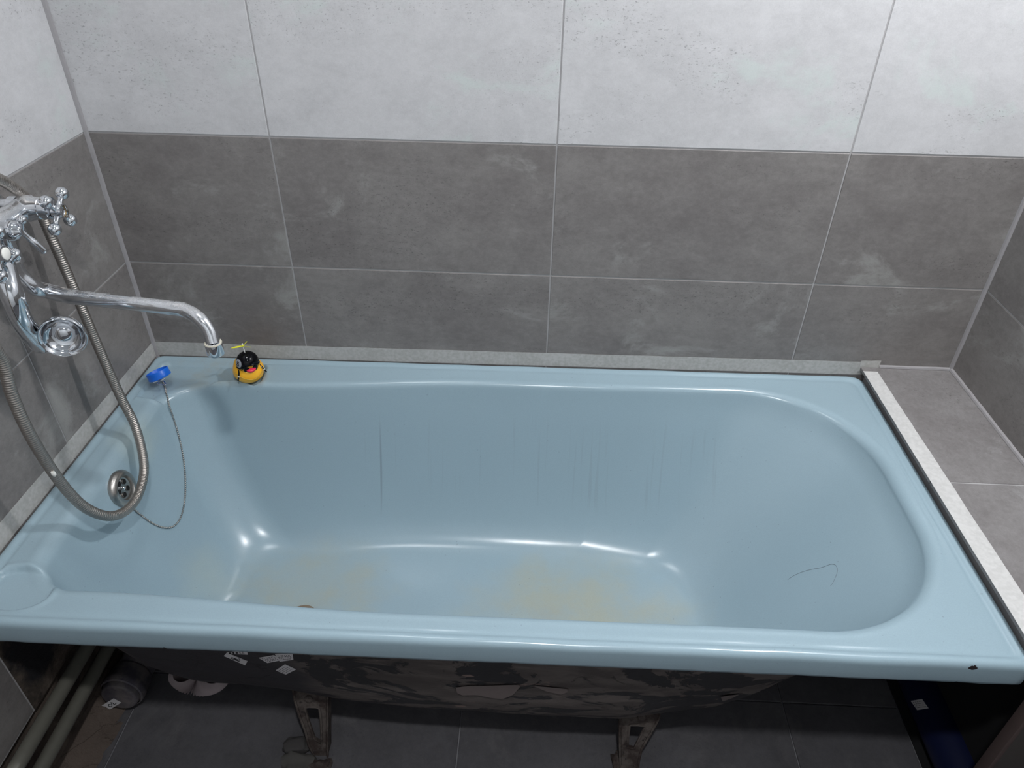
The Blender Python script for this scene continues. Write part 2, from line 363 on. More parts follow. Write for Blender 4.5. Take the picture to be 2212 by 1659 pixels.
# the row of tiles that stands in front of the bath, below the rim
for y0, y1 in ((-YL-0.6, -0.76), (-YL-1.2, -YL-0.6), (YF, -YL-1.2)): tile(wall_left, 0, 0.0, y0, y1, -0.357, Z1-0.3, GY, 1)
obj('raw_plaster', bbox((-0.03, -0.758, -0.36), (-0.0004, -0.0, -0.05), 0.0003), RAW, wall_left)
for (x0, x1) in ((0.07, 0.823), (0.823, 1.57), (1.57, 1.838)):
    for (y0, y1) in ((-0.53, -0.0), (-1.28, -0.53), (-2.03, -1.28), (YF, -2.03)):
        tile(floor, 2, -ZF+0.003, x0, x1, y0, y1, FT, 1)
obj('tile_strip', bbox((0.045, -1.3, -ZF-0.001), (0.068, -0.45, -ZF+0.002), 0.001), FT, floor)
obj('gap_shade', boxvf((1.8395, YF, -ZF-0.001), (WD-0.001, -0.001, -ZF+0.0008)), VOID, floor, smooth=False)  # painted near-black for the shade in the hollow beyond the floor tiles
# rough mortar heaped along the left wall
V, F = [], []; nx, ny = 14, 90
for j in range(ny+1):
    for i in range(nx+1):
        y = -1.45+1.45*j/ny; u = i/nx; x = -0.02+0.085*u
        z = -ZF+0.001+(0.05*(1-u)**1.3+0.012*noise.noise(Vector((x*30, y*14, 0)))+0.006*noise.noise(Vector((x*90, y*60, 3))))*(1-u**4)
        V.append((x+0.008*noise.noise(Vector((0, y*16, 5)))*u, y, z))
for j in range(ny):
    for i in range(nx):
        a = j*(nx+1)+i; F.append((a, a+1, a+nx+2, a+nx+1))
obj('mortar_heap', (V, F), MORTAR, floor, angle=80)
# corner beads of silicone
def bead(name, parent, a, b, r, mat):
    P = resample([Vector(a), Vector(b)], 0.02)
    P = [p+Vector([noise.noise(p*35+Vector((k*7, 0, 0)))*0.0007 for k in range(3)]) for p in P]
    return obj(name, tube(P, lambda i, t: r*(1+0.12*noise.noise(P[i]*40)), 8), mat, parent)
bead('corner_bead', wall_back, (0.0005, -0.0005, -0.05), (0.0005, -0.0005, CEIL), 0.0068, SIL)
bead('corner_bead', wall_back, (WD-0.0005, -0.0005, 0.03), (WD-0.0005, -0.0005, CEIL), 0.0065, SIL)

# tiled ledge at the foot of the bath
LZ, LX = 0.024, 1.757
ledge = tag(thing('tiled_ledge', (1.87, -0.40, -ZF), 'tiled grey ledge at the right end of the bath, edged with white tape', 'ledge'))
obj('ledge_top', boxvf((1.776, -0.800, -0.05), (WD-0.001, -0.001, LZ-0.0015)), GROUT, ledge, smooth=False)
obj('ledge_wall', boxvf((1.90, -0.80, -ZF), (WD-0.001, -0.001, -0.05)), VOID, ledge, smooth=False)  # black colour in place of the shade at the ledge's open side
tile(ledge, 2, LZ, LX, WD-0.001, -0.409, -0.001, GH, 1); tile(ledge, 2, LZ, LX, WD-0.001, -0.815, -0.409, GH, 1)
obj('front_panel', bbox((1.795, -0.822, -ZF), (WD-0.002, -0.805, -0.02), 0.0015), PANEL, ledge)
obj('panel_edge', bbox((1.787, -0.826, -ZF), (1.796, -0.803, -0.02), 0.002), plain('edge_brown', (72, 60, 58), 0.6), ledge)
bead('corner_bead', ledge, (LX+0.045, -0.001, LZ+0.001), (WD, -0.001, LZ+0.001), 0.0055, SIL)
bead('corner_bead', ledge, (WD-0.001, -0.001, LZ+0.001), (WD-0.001, -0.815, LZ+0.001), 0.0060, SIL)

# paper masking tape
def strip(name, p0, p1, w0, w1, out, mat, label, seed, parent=None):
    """strip between edge p0->p1 (lower edge), widths w0,w1 vectors, thickness along out"""
    p0, p1, w0, w1, out = map(Vector, (p0, p1, w0, w1, out)); n = int((p1-p0).length/0.01); V, F = [], []
    for i in range(n+1):
        t = i/n; p = p0.lerp(p1, t); ww = w0.lerp(w1, t)
        e = 1+0.03*noise.noise(Vector((t*9, seed, 0))); l = out*(0.0008+0.0008*abs(noise.noise(Vector((t*25, seed, 1)))))
        q = p+ww*0.02*noise.noise(Vector((t*30, seed, 2)))
        V += [q+out*0.0003, q+l, q+ww*0.5*e+out*0.0009, q+ww*e+l*0.7, q+ww*e+out*0.0003]
    for i in range(n):
        for k in range(4): F.append((i*5+k, (i+1)*5+k, (i+1)*5+k+1, i*5+k+1))
    return tag(obj(name, (V, F), mat, None, angle=60), label, 'tape')
strip('masking_tape', (0.0, -0.0005, -0.0165), (1.800, -0.0005, 0.001), (0, 0, 0.039), (0, 0, 0.037), (0, -1, 0), TAPE, 'long pale masking tape along the back wall above the blue rim', 1)
strip('masking_tape', (0.0005, -0.003, -0.0165), (0.0005, -0.80, -0.0165), (0, 0, 0.040), (0, 0, 0.046), (1, 0, 0), TAPE, 'pale masking tape on the left wall running beside the bath under the tap', 2)
strip('masking_tape', (LX+0.001, -0.022, LZ), (LX+0.001, -0.812, LZ), (0.034, 0, 0), (0.042, 0, 0), (0, 0, 1), TAPE2, 'broad white masking tape along the edge of the tiled ledge', 3)
strip('masking_tape', (LX-0.002, -0.0022, 0.012), (LX+0.045, -0.0022, 0.012), (0, 0, 0.030), (0, 0, 0.032), (0, -1, 0), TAPE, 'short torn piece of tape where the back wall and ledge tapes meet', 4)

# ------------------------------------------------------------------ the bath
TX0, TX1, TY0, TY1 = 0.003, 1.768, -0.002, -0.808
def outline(x0, x1, yb, yf, rbl, rbr, rfr, rfl, corner=0.0, NE=260, NS=90, NC=84):
    """closed outline, from the back-left corner rightwards and on; returns same count whatever the radii"""
    out = []
    def seg(a, b, n):
        for k in range(n): out.append(Vector(a).lerp(Vector(b), k/n))
    def arc(c, r, a0, n):
        for k in range(n):
            a = a0-math.pi/2*k/n; out.append(Vector((c[0]+r*math.cos(a), c[1]+r*math.sin(a))))
    seg((x0+rbl, yb), (x1-rbr, yb), NE); arc((x1-rbr, yb-rbr), rbr, math.pi/2, NC)
    seg((x1, yb-rbr), (x1, yf+rfr), NS); arc((x1-rfr, yf+rfr), rfr, 0, NC)
    seg((x1-rfr, yf), (x0+rfl, yf), NE); arc((x0+rfl, yf+rfl), rfl, -math.pi/2, NC)
    seg((x0, yf+rfl), (x0, yb-rbl), NS); arc((x0+rbl, yb-rbl), rbl, math.pi, NC)
    return out
OUT = outline(TX0, TX1, TY0, TY1, 0.018, 0.030, 0.012, 0.012)
IN0 = outline(0.088, 1.707, -0.078, -0.742, 0.10, 0.27, 0.25, 0.085)
BOT = outline(0.30, 1.35, -0.300, -0.610, 0.10, 0.13, 0.08, 0.19)
N = len(OUT)
def _ss(a, b, x):
    t = min(1, max(0, (x-a)/(b-a))); return t*t*(3-2*t)
IN0 = [Vector((p.x, p.y-(0.036*_ss(0.85, 0.30, p.x)*_ss(-0.30, -0.09, p.y))+(0.022*_ss(0.75, 0.15, p.x)*_ss(-0.55, -0.72, p.y)))) for p in IN0]
def tilt(x): return -0.0125*(1-x/1.77)
def sstep(a, b, x):
    t = min(1, max(0, (x-a)/(b-a))); return t*t*(3-2*t)
def polydist(p, poly):
    """signed distance to polygon, negative inside"""
    best = 9; ins = False; n = len(poly)
    for i in range(n):
        a, b = poly[i], poly[(i+1) % n]; ab = b-a; t = max(0, min(1, (p-a).dot(ab)/ab.length_squared)); best = min(best, (p-a-ab*t).length)
        if (a.y > p.y) != (b.y > p.y) and p.x < (b.x-a.x)*(p.y-a.y)/(b.y-a.y)+a.x: ins = not ins
    return -best if ins else best
SHELF = [Vector(q) for q in ((0.026, -0.176), (0.028, -0.045), (0.05, -0.028), (0.285, -0.030), (0.296, -0.045), (0.298, -0.098), (0.285, -0.108), (0.24, -0.094), (0.19, -0.100), (0.150, -0.122), (0.118, -0.156), (0.100, -0.180))]
DISH = [Vector((0.078+0.062*math.cos(a), -0.734+(0.050 if math.sin(a) > 0 else 0.042)*math.sin(a)-0.006*math.cos(a))) for a in [2*math.pi*k/28 for k in range(28)]]
CHAN = [Vector((0.118, -0.688)), Vector((0.142, -0.690))]
def rim_feature(x, y):
    z = 0; p = Vector((x, y))
    if x < 0.34 and y > -0.22:
        d = polydist(p, SHELF); z -= 0.0100*sstep(0.0035, -0.0035, d)
        z += 0.0028*math.exp(-((d-0.006)/0.005)**2)
    if x < 0.25 and y < -0.62:
        d = polydist(p, DISH); z -= 0.0110*sstep(0.004, -0.006, d)
        z += 0.0022*math.exp(-((d-0.007)/0.006)**2)
        a, b = CHAN; ab = b-a; t = max(0, min(1, (p-a).dot(ab)/ab.length_squared)); dd = (p-a-ab*t).length
        z += 0.0045*math.exp(-(dd/0.016)**2)
    return z
def angpar(i):
    """weights: (right, left, back, front) of the outline sample"""
    p = IN0[i]; cx, cy = 0.905, -0.41; d = p-Vector((cx, cy)); return d.x/0.82, d.y/0.33
def _roll(i):
    a, b = angpar(i); r = 0.017+0.012*_ss(0.6, 1.0, a)+0.014*_ss(0.8, 1.0, -a)
    return min(r, 0.75*max(0.004, (OUT[i]-IN0[i]).length-0.026))
# the rim's outer edge, met at right angles from the basin's edge
POLY = OUT; OUT = []
for i in range(N):
    a = IN0[(i+6) % N]-IN0[i-6]; nn = Vector((-a.y, a.x)).normalized(); p = IN0[i]; best = None
    for k in range(N):
        c, d = POLY[k], POLY[(k+1) % N]; e = d-c; den = nn.x*e.y-nn.y*e.x
        if abs(den) < 1e-12: continue
        w_ = c-p; t = (w_.x*e.y-w_.y*e.x)/den; u_ = (w_.x*nn.y-w_.y*nn.x)/den
        if t > 0 and -1e-6 <= u_ <= 1.000001 and (best is None or t < best): best = t
    OUT.append(p+nn*best)
RR = [_roll(i) for i in range(N)]
for _ in range(3): RR = [sum(RR[(i+k) % N] for k in range(-15, 16))/31 for i in range(N)]
def rollr(i): return RR[i]
rings = []
# skirt, rolled edge, flat rim
for (s, z) in ((0.014, -0.052), (0.004, -0.0525), (0.0012, -0.050), (0.0, -0.044), (-0.0005, -0.030), (0.0, -0.014), (0.0010, -0.008), (0.0035, -0.0035), (0.007, -0.0010), (0.011, -0.0002), (0.015, -0.0008), (0.0185, -0.0034), (0.022, -0.0048), (0.026, -0.0044)):
    R = []
    for i in range(N):
        o, q = OUT[i], IN0[i]; d = (q-o); L = d.length
        # inward normal of the outer outline
        nrm = (q-o).normalized()*min(1.35, 1/max(0.5, max(abs((q-o).normalized().x), abs((q-o).normalized().y))))
        p = o+nrm*s; lipscale = 1.0
        side = 1.0
        zz = z*(side if z > -0.006 else 1.0)
        wob = 0.0006*noise.noise(Vector((p.x*9, p.y*9, 2)))
        R.append(Vector((p.x+wob, p.y+wob, zz+tilt(p.x)+(wob*1.5 if z > -0.05 else 0.0018*noise.noise(Vector((p.x*25, p.y*25, 7)))))))
    rings.append(R)
NRIM = 30
for k in range(1, NRIM+1):
    R = []; f = k/NRIM
    for i in range(N):
        o = rings[13][i]; q = IN0[i]; d = Vector((q.x-o.x, q.y-o.y)); L = d.length; r = min(rollr(i), L*0.85)
        fe = f**0.9
        s = L*fe; p = Vector((o.x, o.y))+d*fe; rem = L-s
        z = -0.0040-0.0025*sstep(0, 1, s/max(L-r, 1e-4))
        if rem < r: c = 1-rem/r; z -= r*(1-math.sqrt(max(0, 1-c*c)))*1.0
        fade = 1 if rem > r else rem/r
        z += rim_feature(p.x, p.y)*(0.35+0.65*fade)
        R.append(Vector((p.x, p.y, z+tilt(p.x))))
    rings.append(R)
D = 0.395
def wallpt(i, f, outs=0.0, dd=0.0):
    q, bq = IN0[i], BOT[i]; a, b = angpar(i)
    pr = max(0, min(1, (a-0.35)/0.6)); fr = _ss(0.2, 0.9, -b)*(1-pr); pw = 0.62+0.10*pr-0.14*fr+0.24*_ss(0.3, 0.85, -a); tf = 0.50+0.30*pr-0.25*fr
    ph = f*math.pi/2; dz = math.sin(ph)**pw; h = tf*dz+(1-tf)*(1-math.cos(ph)**pw)
    r = rollr(i); z0 = -0.0058-r
    p = q.lerp(bq, h); D2 = D+0.012*sstep(0.4, 1.3, p.x)
    if outs:
        n = (q-bq).normalized(); p = p+n*outs
    return Vector((p.x, p.y, z0-(D2+dd+z0)*dz+tilt(p.x)))
NW = 44
top = rings[-1]
for k in range(1, NW+1):
    f = (k/NW)
    R = []
    for i in range(N):
        w_ = wallpt(i, f)
        # match the start of the wall to the rim's last ring
        off = top[i]-wallpt(i, 0.0); R.append(w_+off*(1-f)**6)
    rings.append(R)
last = rings[-1]; cx, cy = 0.80, -0.42
NB = 14
for k in range(1, NB+1):
    f = 1-k/(NB+0.6); R = []
    for i in range(N):
        p = last[i]; x = cx+(p.x-cx)*f; y = cy+(p.y-cy)*f
        z = p.z*f+(1-f)*(-D-0.008)
        dr = math.hypot(x-0.43, y+0.43); z -= 0.006*math.exp(-(dr/0.12)**2)
        R.append(Vector((x, y, z)))
    rings.append(R)
V = [p for R in rings for p in R]; F = []
for j in range(len(rings)-1):
    for i in range(N):
        i2 = (i+1) % N; F.append((j*N+i, j*N+i2, (j+1)*N+i2, (j+1)*N+i))
c0 = len(V); V.append(Vector((cx, cy, rings[-1][0].z)))
for i in range(N): F.append(((len(rings)-1)*N+i, (len(rings)-1)*N+(i+1) % N, c0))
bath = thing('bathtub', (0.887, -0.41, -ZF), 'pale blue enamelled bathtub with stained bottom, standing on rusty iron feet', 'bathtub')
obj('enamel_basin', (V, F), ENAMEL, bath, angle=75)
BV = BVHTree.FromPolygons(V, F)
def on_tub(u, v, off=0.002):
    h = BV.ray_cast(CAMP, ray(u, v).normalized()); 
    if h[0] is None: return None
    n = h[1] if h[1].dot(ray(u, v)) < 0 else -h[1]
    return h[0]+n*off, n
# outer shell
sh = []
for k in range(0, 31):
    f = k/30; R = []
    for i in range(N):
        if i % 4: continue
        p = wallpt(i, f, 0.010, 0.012)
        q = Vector((p.x, p.y, p.z-0.006))
        nn = noise.noise(Vector((q.x*14, q.y*10, q.z*30)))*0.0015
        R.append(q+Vector((0, nn, nn)))
    sh.append(R)
n3 = len(sh[0])
for k in range(1, 5):
    f = 1-k/4.2; sh.append([Vector((cx+(p.x-cx)*f, cy+(p.y-cy)*f, p.z)) for p in sh[30]])
V2 = [p for R in sh for p in R]; F2 = []
for j in range(len(sh)-1):
    for i in range(n3):
        i2 = (i+1) % n3; F2.append((j*n3+i, (j+1)*n3+i, (j+1)*n3+i2, j*n3+i2))
F2.append(tuple((len(sh)-1)*n3+i for i in range(n3)))
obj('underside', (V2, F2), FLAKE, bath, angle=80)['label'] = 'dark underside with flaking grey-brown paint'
BV2 = BVHTree.FromPolygons(V2, F2)
def on_shell(u, v, off=0.001):
    h = BV2.ray_cast(CAMP, ray(u, v).normalized())
    if h[0] is None: return None
    n = h[1] if h[1].dot(ray(u, v)) < 0 else -h[1]
    return h[0]+n*off
# flaking paint sheets hanging from the shell's lower edge
def flake(pts, name='paint_flake'):
    P = [on_shell(u, v, 0.003) for u, v in pts]
    if any(p is None for p in P): return
    c = sum(P, Vector())/len(P); n = (CAMP-c).normalized()
    V = P+[p-n*0.0015 for p in P]; k = len(P)
    F = [tuple(range(k)), tuple(reversed(range(k, 2*k)))]+[(i, (i+1) % k, k+(i+1) % k, k+i) for i in range(k)]
    obj(name, (V, F), plain('flake_pink', (104, 95, 93), 0.7), bath, smooth=False)
flake([(985, 1482), (1010, 1479), (1060, 1478), (1120, 1476), (1124, 1480), (1108, 1498), (1085, 1507), (1060, 1504), (1030, 1498), (1000, 1499), (988, 1494)])
flake([(1150, 1478), (1225, 1485), (1226, 1492), (1212, 1497), (1180, 1490)])
flake([(1556, 1502), (1572, 1499), (1596, 1497), (1580, 1505), (1560, 1512)])
# iron feet: plates with a triangular opening, splayed outwards
FP, FN = (0.55, -0.655, -0.42), Vector((0, -0.946, 0.325))
def footpx(pts, ox, oy, s): return [atp(ox+x/s, oy+y/s, FP, FN) for x, y in pts]
def foot(outer, hole, flange):
    a = extrude_poly(outer, hole, -FN*0.007)
    rim = []
    for side in (outer, hole):
        P = side+[side[0]]; 
        rim.append(tube([p+FN*0.001 for p in P], 0.0028, 6))
    fl = extrude_poly(flange, None, -FN*0.028)
    return obj('foot', join(a, *rim, fl), RUST, bath, angle=35)
o1 = footpx([(500, 440), (540, 650), (600, 850), (700, 1120), (740, 1300), (840, 1500), (1030, 1590), (1022, 1200), (1025, 460)], 560, 1420, 6.94)
h1 = footpx([(680, 750), (740, 735), (860, 740), (905, 765), (925, 900), (940, 1290), (830, 1220), (760, 1020)], 560, 1420, 6.94)
f1 = footpx([(1000, 460), (1028, 460), (1024, 1200), (1034, 1600), (1006, 1600), (998, 1200)], 560, 1420, 6.94)
foot(o1, h1, f1)
o2 = footpx([(600, 700), (1225, 700), (1205, 810), (1060, 1080), (930, 1300), (880, 1500), (870, 1700), (590, 1700), (580, 1050)], 1260, 1440, 7.373)
h2 = footpx([(735, 925), (860, 925), (985, 940), (960, 1010), (900, 1130), (810, 1300), (705, 1280), (715, 1080)], 1260, 1440, 7.373)
f2 = footpx([(585, 700), (625, 700), (612, 1050), (620, 1700), (592, 1700), (582, 1050)], 1260, 1440, 7.373)
foot(o2, h2, f2)
for (u, v) in ((668, 1508), (1386, 1547)):
    p = atp(u, v, FP, FN); obj('bolt', lathe([(0.009, 0), (0.009, 0.005), (0.006, 0.007)], p, FN, 6), RUST, bath, smooth=False)
# far pair of feet, seen only from a step aside
for x in (0.54, 1.21):
    P = [Vector((x-0.05, -0.17, -0.40)), Vector((x+0.04, -0.17, -0.40)), Vector((x+0.02, -0.11, -ZF)), Vector((x-0.02, -0.11, -ZF))]
    obj('foot', extrude_poly(P, None, (0, 0.008, 0)), RUST, bath, smooth=False)
# drain in the bottom
dp = on_tub(636, 1292, 0.0)[0] if on_tub(636, 1292) else Vector((0.43, -0.44, -0.39))
dp = Vector((0.447, -0.480, 0)); hh = BV.ray_cast(Vector((dp.x, dp.y, 0.3)), Vector((0, 0, -1)))[0]
obj('drain_ring', lathe([(0.034, 0.0), (0.034, 0.002), (0.028, 0.003), (0.020, -0.001), (0.018, -0.004)], hh+Vector((0, 0, 0.001)), (0, 0, 1), 32), plain('stained_metal', (112, 98, 82), 0.5), bath)
# overflow
op, on = on_tub(262, 1055, 0.0); on = (on+Vector((0.3, 0, 0))).normalized()
op = op+on*0.0055
ovf = thing('overflow_grille', op, 'round chrome overflow grille with holes in the end wall of the bath', 'overflow grille')
obj('flange', lathe([(0.039, -0.012), (0.0395, -0.0015), (0.036, 0.004), (0.031, 0.0065), (0.026, 0.0065), (0.0245, 0.004), (0.0235, -0.002)], op, on, 48, cap=False), STEEL, ovf)
x_, y_, z_ = basis(on)
gv = lathe([(0.0236, -0.0015), (0.020, -0.003), (0.0001, -0.0028)], op, on, 40, cap=False)
obj('strainer_plate', gv, STEEL, ovf)
for k in range(5):
    a = k*math.pi*0.4+0.5; obj('hole', lathe([(0.0060, -0.0012), (0.0057, -0.0004), (0.0055, -0.0022)], op+(x_*math.cos(a)+y_*math.sin(a))*0.0145-on*0.0004, on, 16, cap=False), STEEL, ovf)
    obj('hole_shadow', lathe([(0.0055, -0.0012), (0.0001, -0.0012)], op+(x_*math.cos(a)+y_*math.sin(a))*0.0145-on*0.0004, on, 16, cap=False), VOID, ovf)
obj('screw', sphere(op-on*0.001, 0.0048, 16, 8), CHROME2, ovf)

# ------------------------------------------------------------------ paper labels on the underside
def quad_label(pts, label, seed, surf=on_shell, sub=5, group=None, ink=True, name='paper_label', marks=None):
    def bil(s, t):
        a, b, c, d = pts
        u = (a[0]*(1-s)+b[0]*s)*(1-t)+(d[0]*(1-s)+c[0]*s)*t; v = (a[1]*(1-s)+b[1]*s)*(1-t)+(d[1]*(1-s)+c[1]*s)*t; return u, v
    V, F = [], []
    for off in (0.0012, 0.0006):
        for j in range(sub+1):
            for i in range(sub+1):
                q = surf(*bil(i/sub, j/sub), off)
                if q is None: return None
                V.append(q)
    n = (sub+1)**2
    for j in range(sub):
        for i in range(sub):
            a = j*(sub+1)+i; F.append((a, a+1, a+sub+2, a+sub+1)); F.append((n+a, n+a+sub+1, n+a+sub+2, n+a+1))
    o = tag(obj(name, (V, F), PAPER), label, 'label', group)
    rr = random.Random(seed); bars = []
    def bar(s0, t0, s1, t1, w):
        P = []
        for k in range(3):
            f = k/2; q = surf(*bil(s0+(s1-s0)*f, t0+(t1-t0)*f), 0.0014); P.append(q)
        bars.append(tube(P, lambda i, t: (w, w*0.8), 5))
    if marks:
        for q in marks: bar(*q)
    else:
        for r in range(4):
            s = 0.1
            while s < 0.85:
                L = rr.uniform(0.04, 0.14); bar(s, 0.2+0.19*r, min(0.9, s+L), 0.2+0.19*r, 0.0005); s += L+0.07
    if bars: obj('print', join(*bars), INK, o)
    return o
quad_label([(492, 1408), (533, 1404), (536, 1413), (490, 1411)], 'torn white label tucked just under the lip, leftmost on the bath underside', 1)
quad_label([(484, 1416), (490, 1409), (535, 1427), (530, 1436)], 'crumpled white label with a scribble, below the leftmost label on the bath underside', 2, marks=[(0.2,0.3,0.35,0.7,0.0008),(0.35,0.7,0.5,0.3,0.0008),(0.5,0.3,0.6,0.7,0.0008),(0.6,0.7,0.9,0.6,0.0006)])
quad_label([(559, 1420), (592, 1414), (608, 1425), (578, 1431)], 'slanting white label left of the overlapping pair under the bath rim', 3)
quad_label([(594, 1412), (632, 1411), (634, 1424), (605, 1428)], 'squarish white label right of the slanting one under the bath rim', 4)
quad_label([(596, 1447), (616, 1434), (640, 1445), (618, 1456)], 'lowest white diamond-shaped printed label on the bath underside', 5)

# ------------------------------------------------------------------ plug, chain
pc = at(343, 808, 2, 0.012); pax = Vector((-0.36, 0.22, 0.90)).normalized()
plug = thing('bath_plug', pc-Vector((0, 0, 0.02)), 'bright blue rubber bath plug lying tilted on the back left corner', 'bath plug')
pc = pc+Vector((0, 0, -0.004))
obj('stopper', lathe([(0.0200, -0.004), (0.0235, -0.006), (0.0262, -0.005), (0.0268, -0.002), (0.0258, 0.001), (0.0262, 0.011), (0.0252, 0.0125), (0.0238, 0.012), (0.0225, 0.006), (0.021, 0.004), (0.004, 0.004), (0.0035, 0.0065), (0.0015, 0.007)], pc, pax, 48), BLUE, plug)
obj('stud', sphere(pc+pax*0.006, 0.0032, 12, 8), WHITEP, plug)
r0 = at(349, 823, 2, -0.004); r1 = at(354, 812, 2, 0.002)
tri = [at(331, 826, 2, -0.006), at(352, 820, 2, -0.003), at(356, 811, 2, 0.004), at(349, 818, 2, 0.0), at(341, 829, 2, -0.006), at(358, 830, 2, -0.006), at(352, 822, 2, -0.004)]
obj('wire_ring', tube(spline(tri, 8), 0.0011, 8), CHROME2, plug)
cpx = [(352, 826), (357, 838), (363, 870), (376, 910), (388, 955), (396, 1000), (399, 1045), (397, 1085), (388, 1120), (372, 1138), (352, 1140), (330, 1132), (308, 1117), (290, 1102), (284, 1093)]
P = []
for u, v in cpx:
    q = on_tub(u, v, 0.0022); P.append(q[0])
P = resample(spline(P, 10), 0.0052)
for i_, p in enumerate(P):                    # rest every bead on the enamel
    q = BV.find_nearest(p); n = q[1] if q[1].dot(CAMP-q[0]) > 0 else -q[1]
    if (p-q[0]).dot(n) < 0.0022: P[i_] = q[0]+n*0.0022
parts = []
for p in P: parts.append(sphere(p, 0.0023, 8, 6))
parts.append(tube(P, 0.0006, 5))
obj('ball_chain', join(*parts), STEEL, plug)

# hair on the bath wall
P = [on_tub(u, v, 0.0005)[0] for u, v in ((1702, 1252), (1720, 1241), (1745, 1232), (1775, 1226), (1795, 1219), (1806, 1222), (1809, 1235), (1800, 1258), (1794, 1266))]
tag(obj('hair_strand', tube(spline(P, 6), 0.00022, 4), HAIR), 'single curved dark hair on the right inner slope of the bath', 'hair')

# ------------------------------------------------------------------ mixer tap on the left wall
MY, MZ, MX = -0.415, 0.512, 0.055
VY1, VY2 = -0.335, -0.506
tap = thing('mixer_tap', (0.0, MY, MZ-0.12), 'chrome two-handle bath mixer tap with cross handles and long swivel spout', 'tap')
obj('body', join(tube(resample([Vector((MX, -0.315, MZ)), Vector((MX, -0.515, MZ))], 0.01), lambda i, t: 0.0185+0.0045*math.exp(-((t-0.5)/0.16)**2)+0.002*math.exp(-((t-0.1)/0.06)**2)+0.002*math.exp(-((t-0.9)/0.06)**2), 28),
    lathe([(0.018, 0), (0.020, 0.012), (0.0165, 0.03), (0.014, 0.05), (0.016, 0.055), (0.016, 0.062)], (MX, MY, MZ-0.005), (0.12, 0, -1), 28)), CHROME, tap)
for y in (VY1, VY2):
    obj('wall_flange', lathe([(0.030, 0), (0.030, 0.003), (0.025, 0.009), (0.016, 0.013), (0.016, 0.034), (0.021, 0.036), (0.021, 0.05)], (0, y, MZ), (1, 0, 0), 32), CHROME, tap)
    obj('valve', lathe([(0.0230, 0), (0.0230, 0.012), (0.0205, 0.018), (0.0195, 0.030), (0.0195, 0.034), (0.0180, 0.035), (0.0180, 0.046), (0.0200, 0.047), (0.0200, 0.051), (0.010, 0.052)], (MX, y, MZ), (1, 0, 0.02), 28), CHROME, tap)
def cross(y, a0, white):
    hx = MX+0.058; c = Vector((hx, y, MZ-0.004)); px = Vector((1, 0.04, 0.05)).normalized()
    ex = Vector((0, 1, 0)); ez = Vector((0, 0, 1))
    h = obj('cross_handle', lathe([(0.0105, -0.006), (0.0125, -0.004), (0.0115, 0.004), (0.0125, 0.011), (0.0128, 0.014), (0.0105, 0.0145), (0.0098, 0.010), (0.0001, 0.009)], c, px, 24, cap=False), CHROME2, tap)
    for k in range(4):
        a = a0+k*math.pi/2; d = ex*math.cos(a)+ez*math.sin(a)
        obj('arm', lathe([(0.0062, 0.006), (0.0050, 0.014), (0.0044, 0.020), (0.0056, 0.0255)], c+px*0.003, d, 16), CHROME2, h)
        obj('ball', sphere(c+px*0.003+d*0.0345, 0.0112, 20, 14), CHROME2, h)
    if white: obj('cap', lathe([(0.0098, 0.0), (0.0098, 0.003), (0.008, 0.0042), (0.0001, 0.0045)], c+px*0.0125, px, 24, cap=False), WHITEP, h)
    else: obj('cap_socket', lathe([(0.0096, 0.0), (0.0060, -0.0035), (0.0001, -0.004)], c+px*0.0115, px, 24, cap=False), BRASS, h)
    return h
cross(VY1, math.radians(41), False); cross(VY2, math.radians(62), True)
dc = at(33, 498, 0, 0.10)
obj('diverter', lathe([(0.014, -0.045), (0.014, -0.012), (0.0165, -0.008), (0.0165, 0.0), (0.013, 0.006), (0.008, 0.010), (0.007, 0.014)], dc, (1, 0.02, 0.0), 24), CHROME2, tap)
l0 = dc+Vector((0.010, 0, -0.002)); l1 = at(93, 541, 0, 0.125); l2 = at(47, 475, 0, 0.115)
lv = obj('diverter_lever', join(tube(resample([l0, l0.lerp(l1, 0.35), l1], 0.004), lambda i, t: 0.0045+0.0018*sstep(0.3, 0.6, t), 14), sphere(l1, 0.0062, 14, 8), tube([l0, l2], 0.0035, 10), sphere(l2, 0.0078, 16, 10)), CHROME2, tap)
# spout
SZ = 0.372
sp = [Vector((0.062, -0.418, 0.45)), Vector((0.066, -0.419, 0.425)), Vector((0.078, -0.412, 0.397)), at(100, 628, 2, 0.378), at(150, 640, 2, SZ), at(200, 646, 2, SZ), at(290, 656, 2, SZ), at(360, 664, 2, SZ-0.002), at(400, 670, 2, SZ-0.006), at(432, 690, 2, 0.357), at(452, 715, 2, 0.338), at(461, 742, 2, 0.318)]
P = resample(spline(sp, 10), 0.004)
obj('spout', tube(P, lambda i, t: 0.0138-0.0012*sstep(0.25, 0.5, t), 24), CHROME, tap)
tipd = Vector((0.02, 0.0, -1)).normalized(); tp = at(461, 743, 2, 0.318)
noz = obj('aerator', lathe([(0.0095, -0.004), (0.0145, -0.003), (0.0150, 0.0), (0.0150, 0.019), (0.0142, 0.021), (0.011, 0.0215), (0.0105, 0.016), (0.0001, 0.015)], tp, tipd, 32, cap=False), CHROME2, tap)
obj('limescale_ring', lathe([(0.0110, -0.0032), (0.0144, -0.0040), (0.0151, -0.0028), (0.0150, -0.0014)], tp, tipd, 32, cap=False), SCALE, noz)
